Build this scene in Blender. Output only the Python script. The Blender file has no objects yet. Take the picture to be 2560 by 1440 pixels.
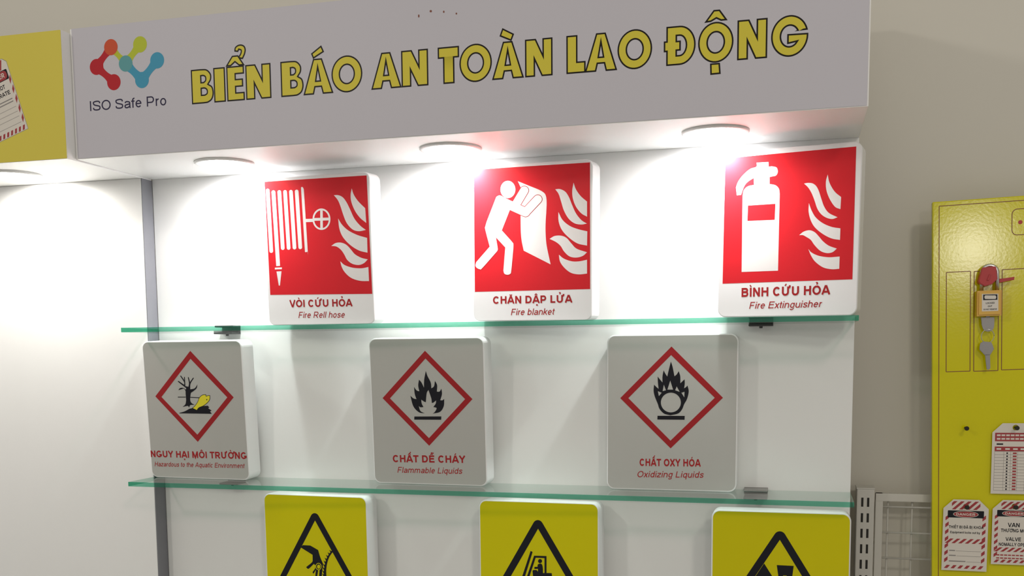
import bpy, bmesh, math
from mathutils import Vector, Matrix

SC = bpy.context.scene
COL = SC.collection

# ------------------------------------------------------------------ camera
CAM_POS = Vector((1.11477, -1.65670, 1.55))
AX_R = Vector((0.96483133, 0.26272746, -0.00864758))
AX_D = Vector((0.01840911, -0.10034785, -0.99478209))
AX_F = Vector((-0.26222434, 0.95963774, -0.10165533))
FPX, PPX, PPY = 2589.31, 1280.0, 1147.89
cam_data = bpy.data.cameras.new('camera')
cam = bpy.data.objects.new('camera', cam_data)
COL.objects.link(cam)
mw = Matrix.Identity(4)
for i in range(3):
    mw[i][0] = AX_R[i]; mw[i][1] = -AX_D[i]; mw[i][2] = -AX_F[i]; mw[i][3] = CAM_POS[i]
cam.matrix_world = mw
cam_data.sensor_width = 36.0
cam_data.lens = FPX / 2560 * 36.0
cam_data.shift_y = (PPY - 720) / 2560
cam_data.clip_start = 0.01
SC.camera = cam

# ------------------------------------------------------------------ world and room light
SC.view_settings.view_transform = 'Standard'
SC.view_settings.look = 'None'
SC.view_settings.gamma = 1
SC.view_settings.exposure = 0.0
world = bpy.data.worlds.new('hall')
SC.world = world
world.use_nodes = True
bg = world.node_tree.nodes['Background']
bg.inputs[0].default_value = (1.0, 0.955, 0.88, 1)
bg.inputs[1].default_value = 0.40

def spot(name, loc, target, power, size, blend, radius, color, parent=None):
    l = bpy.data.lights.new(name, 'SPOT')
    l.energy = power; l.spot_size = size; l.spot_blend = blend; l.shadow_soft_size = radius; l.color = color
    o = bpy.data.objects.new(name, l); COL.objects.link(o)
    o.location = loc
    d = Vector(target) - Vector(loc)
    o.rotation_euler = d.to_track_quat('-Z', 'Y').to_euler()
    if parent: o.parent = parent
    return o
spot('ceiling_spot_light', (2.25, -2.7, 3.05), (0.9, 0, 2.1), 46, math.radians(80), 0.6, 0.16, (1.0, 0.93, 0.80))
spot('left_ceiling_spot_light', (-0.75, -2.4, 2.70), (0.3, 0, 2.0), 30, math.radians(90), 0.6, 0.10, (1.0, 0.95, 0.86))
spot('far_hall_light', (2.3, -6.2, 2.25), (1.2, 0, 1.6), 50, math.radians(50), 0.8, 0.16, (1.0, 0.94, 0.82))
DOWN_POWER = 5.7

# ------------------------------------------------------------------ materials
def principled(name, col, rough=0.5, metal=0.0, noise=0.0, scale=60, bump=0.0, spec=0.5, coat=0.0):
    m = bpy.data.materials.new(name); m.use_nodes = True
    nt = m.node_tree; b = nt.nodes['Principled BSDF']
    b.inputs['Base Color'].default_value = (*col, 1)
    b.inputs['Roughness'].default_value = rough
    b.inputs['Metallic'].default_value = metal
    b.inputs['Specular IOR Level'].default_value = spec
    b.inputs['Coat Weight'].default_value = coat
    b.inputs['Coat Roughness'].default_value = 0.08
    if noise or bump:
        tc = nt.nodes.new('ShaderNodeTexCoord')
        n = nt.nodes.new('ShaderNodeTexNoise'); n.inputs['Scale'].default_value = scale
        n.inputs['Detail'].default_value = 4
        nt.links.new(tc.outputs['Object'], n.inputs['Vector'])
        if noise:
            mx = nt.nodes.new('ShaderNodeMix'); mx.data_type = 'RGBA'
            mx.inputs[6].default_value = (*[c * (1 - noise) for c in col], 1)
            mx.inputs[7].default_value = (*[min(1, c * (1 + noise)) for c in col], 1)
            nt.links.new(n.outputs['Fac'], mx.inputs[0]); nt.links.new(mx.outputs[2], b.inputs['Base Color'])
        if bump:
            bp = nt.nodes.new('ShaderNodeBump'); bp.inputs['Strength'].default_value = bump
            bp.inputs['Distance'].default_value = 0.002
            nt.links.new(n.outputs['Fac'], bp.inputs['Height']); nt.links.new(bp.outputs['Normal'], b.inputs['Normal'])
    return m
def emission(name, col, s):
    m = bpy.data.materials.new(name); m.use_nodes = True
    nt = m.node_tree; nt.nodes.remove(nt.nodes['Principled BSDF'])
    e = nt.nodes.new('ShaderNodeEmission'); e.inputs[0].default_value = (*col, 1); e.inputs[1].default_value = s
    nt.links.new(e.outputs[0], nt.nodes['Material Output'].inputs[0])
    return m
def glass_face():
    m = bpy.data.materials.new('clear_glass'); m.use_nodes = True
    nt = m.node_tree; nt.nodes.remove(nt.nodes['Principled BSDF'])
    t = nt.nodes.new('ShaderNodeBsdfTransparent'); t.inputs[0].default_value = (0.93, 0.975, 0.955, 1)
    g = nt.nodes.new('ShaderNodeBsdfGlossy'); g.inputs['Roughness'].default_value = 0.02
    lw = nt.nodes.new('ShaderNodeLayerWeight'); lw.inputs[0].default_value = 0.5
    geo = nt.nodes.new('ShaderNodeNewGeometry')
    def mth(op, a, b):
        q = nt.nodes.new('ShaderNodeMath'); q.operation = op
        for i, v in enumerate((a, b)):
            if isinstance(v, (int, float)): q.inputs[i].default_value = v
            else: nt.links.new(v, q.inputs[i])
        return q
    p5 = mth('POWER', lw.outputs['Facing'], 5.0)
    sch = mth('ADD', mth('MULTIPLY', p5.outputs[0], 0.9).outputs[0], 0.04)
    f = mth('MULTIPLY', sch.outputs[0], mth('SUBTRACT', 1.0, geo.outputs['Backfacing']).outputs[0])
    mx = nt.nodes.new('ShaderNodeMixShader')
    nt.links.new(f.outputs[0], mx.inputs[0]); nt.links.new(t.outputs[0], mx.inputs[1]); nt.links.new(g.outputs[0], mx.inputs[2])
    nt.links.new(mx.outputs[0], nt.nodes['Material Output'].inputs[0])
    return m
def glass_edge():
    m = bpy.data.materials.new('green_glass_edge'); m.use_nodes = True
    nt = m.node_tree; b = nt.nodes['Principled BSDF']
    b.inputs['Base Color'].default_value = (0.05, 0.25, 0.17, 1); b.inputs['Roughness'].default_value = 0.15
    t = nt.nodes.new('ShaderNodeBsdfTransparent'); t.inputs[0].default_value = (0.33, 0.86, 0.66, 1)
    mx = nt.nodes.new('ShaderNodeMixShader'); mx.inputs[0].default_value = 0.42
    nt.links.new(t.outputs[0], mx.inputs[1]); nt.links.new(b.outputs[0], mx.inputs[2])
    nt.links.new(mx.outputs[0], nt.nodes['Material Output'].inputs[0])
    return m
M = dict(
    trim=principled('grey_edge_trim', (0.22, 0.22, 0.245), 0.45, metal=0.2, noise=0.05, scale=40),
    wall=principled('painted_wall', (0.69, 0.66, 0.59), 0.85, noise=0.03, scale=3, bump=0.02),
    floor=principled('grey_floor', (0.45, 0.43, 0.40), 0.6, noise=0.08, scale=8),
    panel=principled('white_laminate', (0.86, 0.86, 0.85), 0.38, noise=0.01, scale=20, spec=0.3),
    header=principled('lilac_vinyl', (0.60, 0.58, 0.635), 0.45, noise=0.015, scale=6, spec=0.15),
    hbox=principled('white_header_board', (0.92, 0.91, 0.90), 0.4, noise=0.01, scale=20, spec=0.3),
    yhead=principled('yellow_vinyl', (0.72, 0.61, 0.085), 0.45, noise=0.03, scale=6, spec=0.3),
    plastic=principled('white_plastic', (0.80, 0.795, 0.80), 0.3, noise=0.01, scale=40),
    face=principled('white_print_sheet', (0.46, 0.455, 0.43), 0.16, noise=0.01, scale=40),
    redface=principled('red_print', (0.60, 0.016, 0.024), 0.3, spec=0.25, noise=0.03, scale=30),
    whiteink=principled('white_print', (0.76, 0.735, 0.725), 0.3, noise=0.01, scale=40),
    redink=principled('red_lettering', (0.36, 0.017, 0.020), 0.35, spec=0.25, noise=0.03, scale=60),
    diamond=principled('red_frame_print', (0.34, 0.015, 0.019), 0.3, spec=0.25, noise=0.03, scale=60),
    black=principled('black_print', (0.010, 0.010, 0.015), 0.35, spec=0.2, noise=0.1, scale=60),
    yface=principled('yellow_print_sheet', (0.66, 0.59, 0.001), 0.16, spec=0.2, noise=0.02, scale=30),
    fish=principled('fish_yellow_print', (0.75, 0.66, 0.02), 0.3, noise=0.02, scale=80),
    letter=principled('yellow_lettering', (0.70, 0.60, 0.07), 0.4, spec=0.12, noise=0.02, scale=30),
    outline=principled('letter_outline_print', (0.018, 0.015, 0.012), 0.4, spec=0.12, noise=0.1, scale=60),
    navy=principled('navy_lettering', (0.035, 0.03, 0.07), 0.4, spec=0.12, noise=0.05, scale=60),
    l_or=principled('logo_orange', (0.62, 0.10, 0.045), 0.4, spec=0.12, noise=0.02, scale=60),
    l_red=principled('logo_red', (0.50, 0.025, 0.035), 0.4, spec=0.12, noise=0.02, scale=60),
    l_yel=principled('logo_lime', (0.50, 0.56, 0.05), 0.4, spec=0.12, noise=0.02, scale=60),
    l_teal=principled('logo_teal', (0.13, 0.36, 0.38), 0.4, spec=0.12, noise=0.02, scale=60),
    l_blue=principled('logo_blue', (0.07, 0.33, 0.50), 0.4, spec=0.12, noise=0.02, scale=60),
    ring=principled('white_lamp_ring', (0.85, 0.85, 0.84), 0.35, noise=0.01, scale=60),
    lens=emission('lamp_lens', (1.0, 0.97, 0.92), 40.0),
    chrome=principled('brushed_steel', (0.62, 0.61, 0.60), 0.28, metal=1.0, noise=0.04, scale=90),
    dark=principled('dark_bracket', (0.03, 0.03, 0.03), 0.4, noise=0.1, scale=60),
    bracket=principled('bracket_steel', (0.30, 0.29, 0.28), 0.35, metal=0.8, noise=0.05, scale=90),
    post=principled('powder_coated_steel', (0.60, 0.58, 0.53), 0.4, noise=0.03, scale=60),
    slot=principled('dark_slot', (0.02, 0.018, 0.015), 0.8, noise=0.1, scale=60),
    board=principled('glossy_yellow_board', (0.68, 0.62, 0.001), 0.13, noise=0.03, scale=230, bump=0.024, spec=0.35),
    bline=principled('maroon_print', (0.20, 0.05, 0.02), 0.4, noise=0.05, scale=60),
    tag=principled('tag_paper', (0.72, 0.67, 0.60), 0.4, noise=0.02, scale=60),
    tagred=principled('tag_red_print', (0.36, 0.03, 0.035), 0.4, noise=0.03, scale=60),
    taggrey=principled('tag_grey_print', (0.25, 0.23, 0.22), 0.5, noise=0.03, scale=60),
    lockbody=principled('orange_yellow_plastic', (0.72, 0.42, 0.06), 0.35, noise=0.03, scale=60),
    lockred=principled('red_plastic', (0.45, 0.015, 0.02), 0.35, noise=0.05, scale=60),
    keygrey=principled('grey_key', (0.26, 0.25, 0.25), 0.35, metal=0.5, noise=0.05, scale=60),
    glass=glass_face(), edge=glass_edge(),
)

# ------------------------------------------------------------------ helpers
def ray(px, py):
    return AX_R * ((px - PPX) / FPX) + AX_D * ((py - PPY) / FPX) + AX_F
class Frame:                       # a printed plane: origin, right, up
    def __init__(s, o, u, v):
        s.o, s.u, s.v = Vector(o), Vector(u).normalized(), Vector(v).normalized(); s.n = s.u.cross(s.v)
    def px(s, x, y):
        d = ray(x, y); t = (s.o - CAM_POS).dot(s.n) / d.dot(s.n)
        p = CAM_POS + d * t - s.o
        return (p.dot(s.u), p.dot(s.v))
    def mat(s):
        m = Matrix.Identity(4)
        for i in range(3):
            m[i][0] = s.u[i]; m[i][1] = -s.n[i]; m[i][2] = s.v[i]; m[i][3] = s.o[i]
        return m
class Tracer:                      # reading scale of one close view of the photograph -> plane coordinates
    def __init__(s, fr, x0, y0, k): s.fr, s.x0, s.y0, s.k = fr, x0, y0, k
    def __call__(s, x, y): return s.fr.px(s.x0 + x / s.k, s.y0 + y / s.k)
def tag(o, label, cat, group=None, kind=None):
    if label: o['label'] = label
    if cat: o['category'] = cat
    if group: o['group'] = group
    if kind: o['kind'] = kind
    return o
def thing(name, label, cat, mat=None, group=None):
    o = bpy.data.objects.new(name, None); COL.objects.link(o)
    o.empty_display_size = 0.05
    if mat is not None: o.matrix_world = mat
    return tag(o, label, cat, group)
def link(name, me, mats, parent=None):
    for m in (mats if isinstance(mats, (list, tuple)) else [mats]): me.materials.append(m)
    o = bpy.data.objects.new(name, me); COL.objects.link(o)
    if parent: o.parent = parent
    return o
def bm_link(name, bm, mats, parent=None, smooth=False):
    bmesh.ops.recalc_face_normals(bm, faces=bm.faces)
    me = bpy.data.meshes.new(name); bm.to_mesh(me); bm.free()
    if smooth:
        for p in me.polygons: p.use_smooth = True
    return link(name, me, mats, parent)
def box_bm(bm, x0, x1, y0, y1, z0, z1, bevel=0.0, mi=0):
    g = bmesh.ops.create_cube(bm, size=1)
    for v in g['verts']:
        v.co = Vector((x0 + (v.co.x + .5) * (x1 - x0), y0 + (v.co.y + .5) * (y1 - y0), z0 + (v.co.z + .5) * (z1 - z0)))
    if bevel:
        es = list({e for v in g['verts'] for e in v.link_edges})
        bmesh.ops.bevel(bm, geom=es, offset=bevel, segments=2, affect='EDGES', profile=0.6)
def box(name, x0, x1, y0, y1, z0, z1, mat, parent=None, bevel=0.0):
    bm = bmesh.new(); box_bm(bm, x0, x1, y0, y1, z0, z1, bevel)
    return bm_link(name, bm, mat, parent)
def tube_bm(bm, pts, r, seg=10):
    pts = [Vector(p) for p in pts]; rings = []
    for i, p in enumerate(pts):
        d = (pts[min(i + 1, len(pts) - 1)] - pts[max(i - 1, 0)]).normalized()
        a = d.orthogonal().normalized(); b = d.cross(a)
        if rings:
            a = (pa - d * pa.dot(d)).normalized(); b = d.cross(a)
        pa = a
        rings.append([bm.verts.new(p + (a * math.cos(t) + b * math.sin(t)) * r) for t in [2 * math.pi * k / seg for k in range(seg)]])
    for q, w in zip(rings, rings[1:]):
        for k in range(seg): bm.faces.new((q[k], q[(k + 1) % seg], w[(k + 1) % seg], w[k]))
    bm.faces.new(rings[0]); bm.faces.new(rings[-1])
def cyl_bm(bm, c0, c1, r0, r1=None, seg=20):
    r1 = r0 if r1 is None else r1
    c0, c1 = Vector(c0), Vector(c1); d = (c1 - c0).normalized(); a = d.orthogonal().normalized(); b = d.cross(a)
    A = [bm.verts.new(c0 + (a * math.cos(t) + b * math.sin(t)) * r0) for t in [2 * math.pi * k / seg for k in range(seg)]]
    Bv = [bm.verts.new(c1 + (a * math.cos(t) + b * math.sin(t)) * r1) for t in [2 * math.pi * k / seg for k in range(seg)]]
    for k in range(seg): bm.faces.new((A[k], A[(k + 1) % seg], Bv[(k + 1) % seg], Bv[k]))
    bm.faces.new(A); bm.faces.new(Bv)

def catmull(p, n=5):
    if len(p) < 3: return p
    q = [(2 * p[0][0] - p[1][0], 2 * p[0][1] - p[1][1])] + p + [(2 * p[-1][0] - p[-2][0], 2 * p[-1][1] - p[-2][1])]
    out = []
    for i in range(1, len(q) - 2):
        for k in range(n):
            t = k / n
            out.append(tuple(0.5 * (2 * q[i][j] + (q[i + 1][j] - q[i - 1][j]) * t + (2 * q[i - 1][j] - 5 * q[i][j] + 4 * q[i + 1][j] - q[i + 2][j]) * t * t
                             + (3 * q[i][j] - q[i - 1][j] - 3 * q[i + 1][j] + q[i + 2][j]) * t ** 3) for j in (0, 1)))
    out.append(p[-1])
    return out
def outline(txt):                  # "x,y x,y | x,y ..." : smooth runs joined at sharp corners marked by |
    segs = [[tuple(float(c) for c in w.split(',')) for w in s.split()] for s in txt.split('|')]
    out = []; prev = None
    for s in segs:
        if not s: continue
        run = ([prev] if prev else []) + s
        r = catmull(run)
        out += r if prev is None else r[1:]
        prev = s[-1]
    if len(out) > 2 and math.hypot(out[0][0] - out[-1][0], out[0][1] - out[-1][1]) < 1e-6: out.pop()
    return out
def sharp(txt): return [tuple(float(c) for c in w.split(',')) for w in txt.split()]
def ellipse(cx, cy, rx, ry, n=48, a0=0, a1=360):
    full = abs(a1 - a0) >= 360
    return [(cx + rx * math.cos(math.radians(a0 + (a1 - a0) * k / (n if full else n - 1))), cy + ry * math.sin(math.radians(a0 + (a1 - a0) * k / (n if full else n - 1)))) for k in range(n)]
def bar(p, q, w, r0=True, r1=True):  # capsule between two points
    dx, dy = q[0] - p[0], q[1] - p[1]; L = math.hypot(dx, dy); dx, dy = dx / L, dy / L; nx, ny = -dy, dx; h = w / 2
    out = []
    def cap(c, s, rnd):
        if not rnd:
            out.append((c[0] + nx * h * s, c[1] + ny * h * s)); out.append((c[0] - nx * h * s, c[1] - ny * h * s)); return
        for k in range(9):
            t = math.pi * k / 8
            out.append((c[0] + (nx * math.cos(t) + dx * math.sin(t)) * h * s, c[1] + (ny * math.cos(t) + dy * math.sin(t)) * h * s))
    cap(q, 1, r1); cap(p, -1, r0)
    return out
def rect(x0, y0, x1, y1): return [(x0, y0), (x1, y0), (x1, y1), (x0, y1)]
def rrect(x0, y0, x1, y1, r, n=6):
    out = []
    for cx, cy, a in ((x1 - r, y1 - r, 0), (x0 + r, y1 - r, 90), (x0 + r, y0 + r, 180), (x1 - r, y0 + r, 270)):
        for k in range(n + 1):
            t = math.radians(a + 90 * k / n); out.append((cx + r * math.cos(t), cy + r * math.sin(t)))
    return out
def polyline(pts, w, closed=False):  # list of capsules / flat bars
    out = []
    n = len(pts)
    for i in range(n if closed else n - 1): out.append([bar(pts[i], pts[(i + 1) % n], w)])
    return out
def area2(r): return sum(a[0] * b[1] - b[0] * a[1] for a, b in zip(r, r[1:] + r[:1]))
def ink(h): return h * 0.35 if h < 0.002 else h   # film thickness
def flat(name, groups, mat, parent, h, offset=0.0, tr=None):
    """printed shapes lying h above a plane; groups = list of [outer, hole, hole...]"""
    h = ink(h)
    bm = bmesh.new()
    for gi, g in enumerate(groups):
        if isinstance(g[0][0], (int, float)): g = [g]
        cu = bpy.data.curves.new('c', 'CURVE'); cu.dimensions = '2D'; cu.fill_mode = 'BOTH'; cu.offset = offset
        for i, r in enumerate(g):
            if tr: r = [tr(*p) for p in r]
            if area2(r) < 0: r = r[::-1]
            if i: r = r[::-1]
            sp = cu.splines.new('POLY'); sp.points.add(len(r) - 1); sp.use_cyclic_u = True
            for a, b in zip(sp.points, r): a.co = (b[0], b[1], 0, 1)
        ob = bpy.data.objects.new('c', cu)
        me = bpy.data.meshes.new_from_object(ob)
        for v in me.vertices: v.co = Vector((v.co.x, -h - 4e-6 * (gi % 8), v.co.y))
        bm.from_mesh(me)
        bpy.data.objects.remove(ob); bpy.data.curves.remove(cu); bpy.data.meshes.remove(me)
    bm.normal_update()
    for f in bm.faces:
        if f.normal.y > 0: f.normal_flip()
    me = bpy.data.meshes.new(name); bm.to_mesh(me); bm.free()
    return link(name, me, mat, parent)
def arc(cx, cy, rx, ry, a0, a1, n=14): return [(cx + rx * math.cos(math.radians(a0 + (a1 - a0) * k / n)), cy + ry * math.sin(math.radians(a0 + (a1 - a0) * k / n))) for k in range(n + 1)]
def glyph(c, w):
    """centre lines of one sans-serif letter (cap height 1, stroke width w) and its advance"""
    h = w / 2; T, Bm = 1 - h, h; X = .725; xt = X - h
    def cap(adv, sb=.09): return adv, sb + h, adv - sb - h
    if c == ' ': return [], .39
    if c in 'AÁ': return [[(.03 + h * .6, 0), (.5 - h * .15, T + h), ], [(.97 - h * .6, 0), (.5 + h * .15, T + h)], [(.24, .30), (.76, .30)]], 1.0
    if c == 'B':
        A, l, r = cap(1.0); m = .53
        return [[(l, 0), (l, 1)], [(l, T), (.58, T)] + arc(.58, (T + m) / 2, r - .03 - .58, (T - m) / 2, 90, -90) + [(l, m)], [(l, m), (.60, m)] + arc(.60, (m + Bm) / 2, r - .60, (m - Bm) / 2, 90, -90) + [(l, Bm)]], A
    if c in 'CG':
        A, l, r = cap(1.02 if c == 'C' else 1.09, .065); cx, rx, ry = (l + r) / 2, (r - l) / 2, .5 - h + .012
        g = [arc(cx, .5, rx, ry, 40, 330 if c == 'G' else 320, 34)]
        if c == 'C': return g, A
        return [arc(cx, .5, rx, ry, 42, 318, 34) + [(r, .14 + h), (r, .50)], [(r + h, .50 - h), (cx + .04, .50 - h)]], A
    if c == 'D':
        A, l, r = cap(1.02); return [[(l, 0), (l, 1)], [(l, T), (.50, T)] + arc(.50, .5, r - .50, .5 - h, 90, -90, 20) + [(l, Bm)]], A
    if c == 'Đ':
        g, A = glyph('D', w); return g + [[(0, .52), (.52, .52)]], A
    if c == 'E': A, l, r = cap(.93); return [[(l, 0), (l, 1)], [(l, T), (r + h, T)], [(l, .53), (r + h - .05, .53)], [(l, Bm), (r + h + .02, Bm)]], A
    if c == 'F': A, l, r = cap(.85); return [[(l, 0), (l, 1)], [(l, T), (r + h, T)], [(l, .49), (r + h - .07, .49)]], A
    if c == 'H': A, l, r = cap(1.0); return [[(l, 0), (l, 1)], [(r, 0), (r, 1)], [(l, .53), (r, .53)]], A
    if c == 'I': return [[(.19, 0), (.19, 1)]], .38
    if c == 'K': A, l, r = cap(1.0); return [[(l, 0), (l, 1)], [(l, .36), (r, 1)], [(.42, .58), (r + h * .6, 0)]], A
    if c == 'L': A, l, r = cap(.82); return [[(l, 0), (l, 1)], [(l, Bm), (r + h, Bm)]], A
    if c == 'M': A, l, r = cap(1.17); return [[(l, 0), (l, 1)], [(r, 0), (r, 1)], [(l, .98), ((l + r) / 2, .06), (r, .98)]], A
    if c == 'N': A, l, r = cap(1.0); return [[(l, 0), (l, 1)], [(r, 0), (r, 1)], [(l, .97), (r, .03)]], A
    if c == 'O': A, l, r = cap(1.09, .06); return [arc((l + r) / 2, .5, (r - l) / 2, .5 - h + .012, 90, 450, 36)], A
    if c == 'Q':
        g, A = glyph('O', w); return g + [[(.62, .25), (.98, -.04)]], A
    if c == 'P': A, l, r = cap(.94); m = .40; return [[(l, 0), (l, 1)], [(l, T), (.55, T)] + arc(.55, (T + m) / 2, r - .55, (T - m) / 2, 90, -90) + [(l, m)]], A
    if c == 'R':
        A, l, r = cap(1.02); m = .45; return [[(l, 0), (l, 1)], [(l, T), (.60, T)] + arc(.60, (T + m) / 2, r - .04 - .60, (T - m) / 2, 90, -90) + [(l, m)], [(.50, m), (r + .02, 0)]], A
    if c == 'S': A, l, r = cap(.93, .06); return [outline(f"{r},{.72} {r-.08},{T-.04} {.46},{T} {l+.04},{T-.07} {l+.01},{.72} {l+.12},{.58} {.50},{.50} {r-.06},{.42} {r},{.27} {r-.08},{Bm+.05} {.46},{Bm} {l+.06},{Bm+.06} {l-.01},{.30}")], A
    if c == 'T': return [[(.42, 0), (.42, 1)], [(.03, T), (.81, T)]], .84
    if c == 'U': A, l, r = cap(1.0); return [[(l, 1), (l, .38)] + arc((l + r) / 2, .38, (r - l) / 2, .38 - h + .01, 180, 360, 18) + [(r, 1)]], A
    if c == 'Ư':
        g, A = glyph('U', w); r = A - .09 - h; return g + [[(r, T - .02), (r + .13, T), (r + .20, T + .10), (r + .19, T + .24)]], A + .16
    if c == 'Ơ':
        g, A = glyph('O', w); return g + [[(A - .22, T - .10), (A - .06, T - .04), (A + .01, T + .08), (A, T + .22)]], A + .02
    if c == 'V': return [[(.03 + h * .6, 1), (.465 - h * .1, 0)], [(.90 - h * .6, 1), (.465 + h * .1, 0)]], .93
    if c == 'X': return [[(.05 + h * .6, 1), (.88 - h * .6, 0)], [(.88 - h * .6, 1), (.05 + h * .6, 0)]], .93
    if c == 'Y': return [[(.03 + h * .6, 1), (.465, .46)], [(.90 - h * .6, 1), (.465, .46)], [(.465, .50), (.465, 0)]], .93
    # lower case
    l = .075 + h; r = .70 - h; cx, rx, ry, cy = (l + r) / 2, (r - l) / 2, X / 2 - h + .01, X / 2
    if c == 'o': return [arc(cx, cy, rx, ry, 90, 450, 28)], .777
    if c == 'c': return [arc(cx - .02, cy, rx - .01, ry, 42, 318, 24)], .70
    if c == 'e': return [[(l, cy + .02), (r, cy + .02)], arc(cx, cy, rx, ry, -4, 322, 30)], .777
    if c in 'bpdqg':
        g = [arc(cx, cy, rx, ry, 90, 450, 28)]
        if c == 'b': g.append([(l, 0), (l, 1)])
        if c == 'd': g.append([(r, 0), (r, 1)])
        if c == 'p': g.append([(l, -.29), (l, X)])
        if c == 'q': g.append([(r, -.29), (r, X)])
        if c == 'g': g.append([(r, X), (r, -.08)] + arc(cx, -.06, rx, .19, 0, -150, 12))
        return g, .777
    if c == 'a': return [outline(f"{l+.02},{X-.20} {l+.08},{xt-.03} {cx},{xt} {r-.05},{xt-.06} {r},{X-.22} | {r},{.14} | {r+.035},{0.0}"), outline(f"{r},{.42} {cx},{.37} {l+.04},{.31} {l},{.18} {l+.07},{Bm+.01} {cx-.02},{Bm-.01} {r-.07},{Bm+.08} {r},{.24}")], .777
    if c == 'f': return [[(.19, 0), (.19, .80)] + arc(.19 + .16, .80, .16, 1 - h - .80, 180, 80, 8), [(.02, xt), (.37, xt)]], .39
    if c in 'nhmru':
        if c == 'u': return [[(l, X), (l, .28)] + arc(cx, .28, rx, .28 - h + .01, 180, 360, 14) + [(r, .3)], [(r, 0), (r, X)]], .777
        st = [[(l, 0), (l, 1 if c == 'h' else X)]]
        if c == 'r': return st + [[(l, .40)] + arc(l + .22, .40, .22, xt - .40, 180, 80, 10)], .46
        if c == 'm':
            rx = .215; 
            for q in (l + rx, l + 3 * rx): st.append(arc(q, X - .27, rx, .27 - h + .01, 180, 0, 14) + [(q + rx, 0)])
            return st, 1.17
        return st + [arc(cx, X - .28, rx, .28 - h + .01, 180, 0, 14) + [(r, 0)]], .777
    if c == 'i': return [[(.155, 0), (.155, X)], [(.155, 1 - w * 1.05), (.155, 1)]], .31
    if c == 'l': return [[(.155, 0), (.155, 1)]], .31
    if c == 'k': return [[(l, 0), (l, 1)], [(l, .26), (.62, X)], [(.32, .43), (.64, 0)]], .70
    if c == 's': return [outline(f"{r-.05},{X-.20} {r-.12},{xt-.02} {cx-.03},{xt} {l+.03},{xt-.06} {l+.02},{X-.20} {l+.12},{.41} {cx},{.36} {r-.09},{.30} {r-.05},{.18} {r-.12},{Bm+.03} {cx-.03},{Bm-.01} {l+.05},{Bm+.03} {l-.01},{.21}")], .70
    if c == 't': return [[(.18, .93), (.18, .16)] + arc(.18 + .13, .16, .13, .16 - h, 180, 280, 8), [(.02, xt), (.36, xt)]], .39
    if c == 'z': return [[(.06, xt), (.62, xt)], [(.60, xt - h), (.08, h + h)], [(.04, Bm), (.65, Bm)]], .70
    if c == 'x': return [[(.06 + h * .5, X), (.64 - h * .5, 0)], [(.64 - h * .5, X), (.06 + h * .5, 0)]], .70
    if c == 'v': return [[(.02 + h * .6, X), (.35, 0)], [(.68 - h * .6, X), (.35, 0)]], .70
    if c == 'y': return [[(.02 + h * .6, X), (.36, .02)], [(.68 - h * .6, X), (.34, -.12), (.26, -.24), (.10, -.25)]], .70
    raise KeyError(c)
import unicodedata
MARK = {'\u0301': lambda x, w: [[(x - .06, 1.08), (x + .10, 1.30)]], '\u0300': lambda x, w: [[(x + .06, 1.08), (x - .10, 1.30)]],
        '\u0309': lambda x, w: [arc(x, 1.26, .08, .07, 160, -60, 10) + [(x, 1.10)]], '\u0303': lambda x, w: [outline(f"{x-.19},1.12 {x-.10},1.20 {x},1.16 {x+.10},1.12 {x+.19},1.20")],
        '\u0302': lambda x, w: [[(x - .17, 1.07), (x, 1.22), (x + .17, 1.07)]], '\u0306': lambda x, w: [arc(x, 1.26, .16, .16, 200, 340, 10)],
        '\u0323': lambda x, w: [[(x, -.13 - w), (x, -.13)]]}
def strokes_of(s, w):
    out = []; x = 0.0
    for ch in s:
        d = unicodedata.normalize('NFD', ch); base = d[0]; mk = list(d[1:])
        if '\u031b' in mk: mk.remove('\u031b'); base = {'U': 'Ư', 'O': 'Ơ'}[base]
        g, adv = glyph(base, w)
        out += [([(x + a, b) for a, b in st], w) for st in g]
        cx = {'Ư': .5, 'Ơ': .545}.get(base, adv / 2); up = 0.0
        for k in sorted(mk, key=lambda q: q not in '\u0302\u0306'):
            tw = w * .62
            for st in MARK[k](cx + (.12 if up else 0), w):
                out.append(([(x + a, b + (up if b > .5 else 0)) for a, b in st], w if k == '\u0323' else tw))
            if k in '\u0302\u0306': up = .16
        x += adv
    return out
def ribbon(bm, pts, w, z, f):
    n = len(pts); vs = []
    for i, p in enumerate(pts):
        a = pts[max(i - 1, 0)]; b = pts[min(i + 1, n - 1)]
        d1 = Vector((p[0] - a[0], p[1] - a[1])); d2 = Vector((b[0] - p[0], b[1] - p[1]))
        d1 = d1.normalized() if d1.length > 1e-9 else d2.normalized(); d2 = d2.normalized() if d2.length > 1e-9 else d1
        t = (d1 + d2).normalized(); m = Vector((-t.y, t.x)); k = w / 2 / max(.35, m.dot(Vector((-d1.y, d1.x))))
        vs.append([bm.verts.new((*f(p[0] + m.x * k * s, p[1] + m.y * k * s, z),)) for s in (1, -1)])
    for q, r in zip(vs, vs[1:]): bm.faces.new((q[0], q[1], r[1], r[0]))
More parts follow.
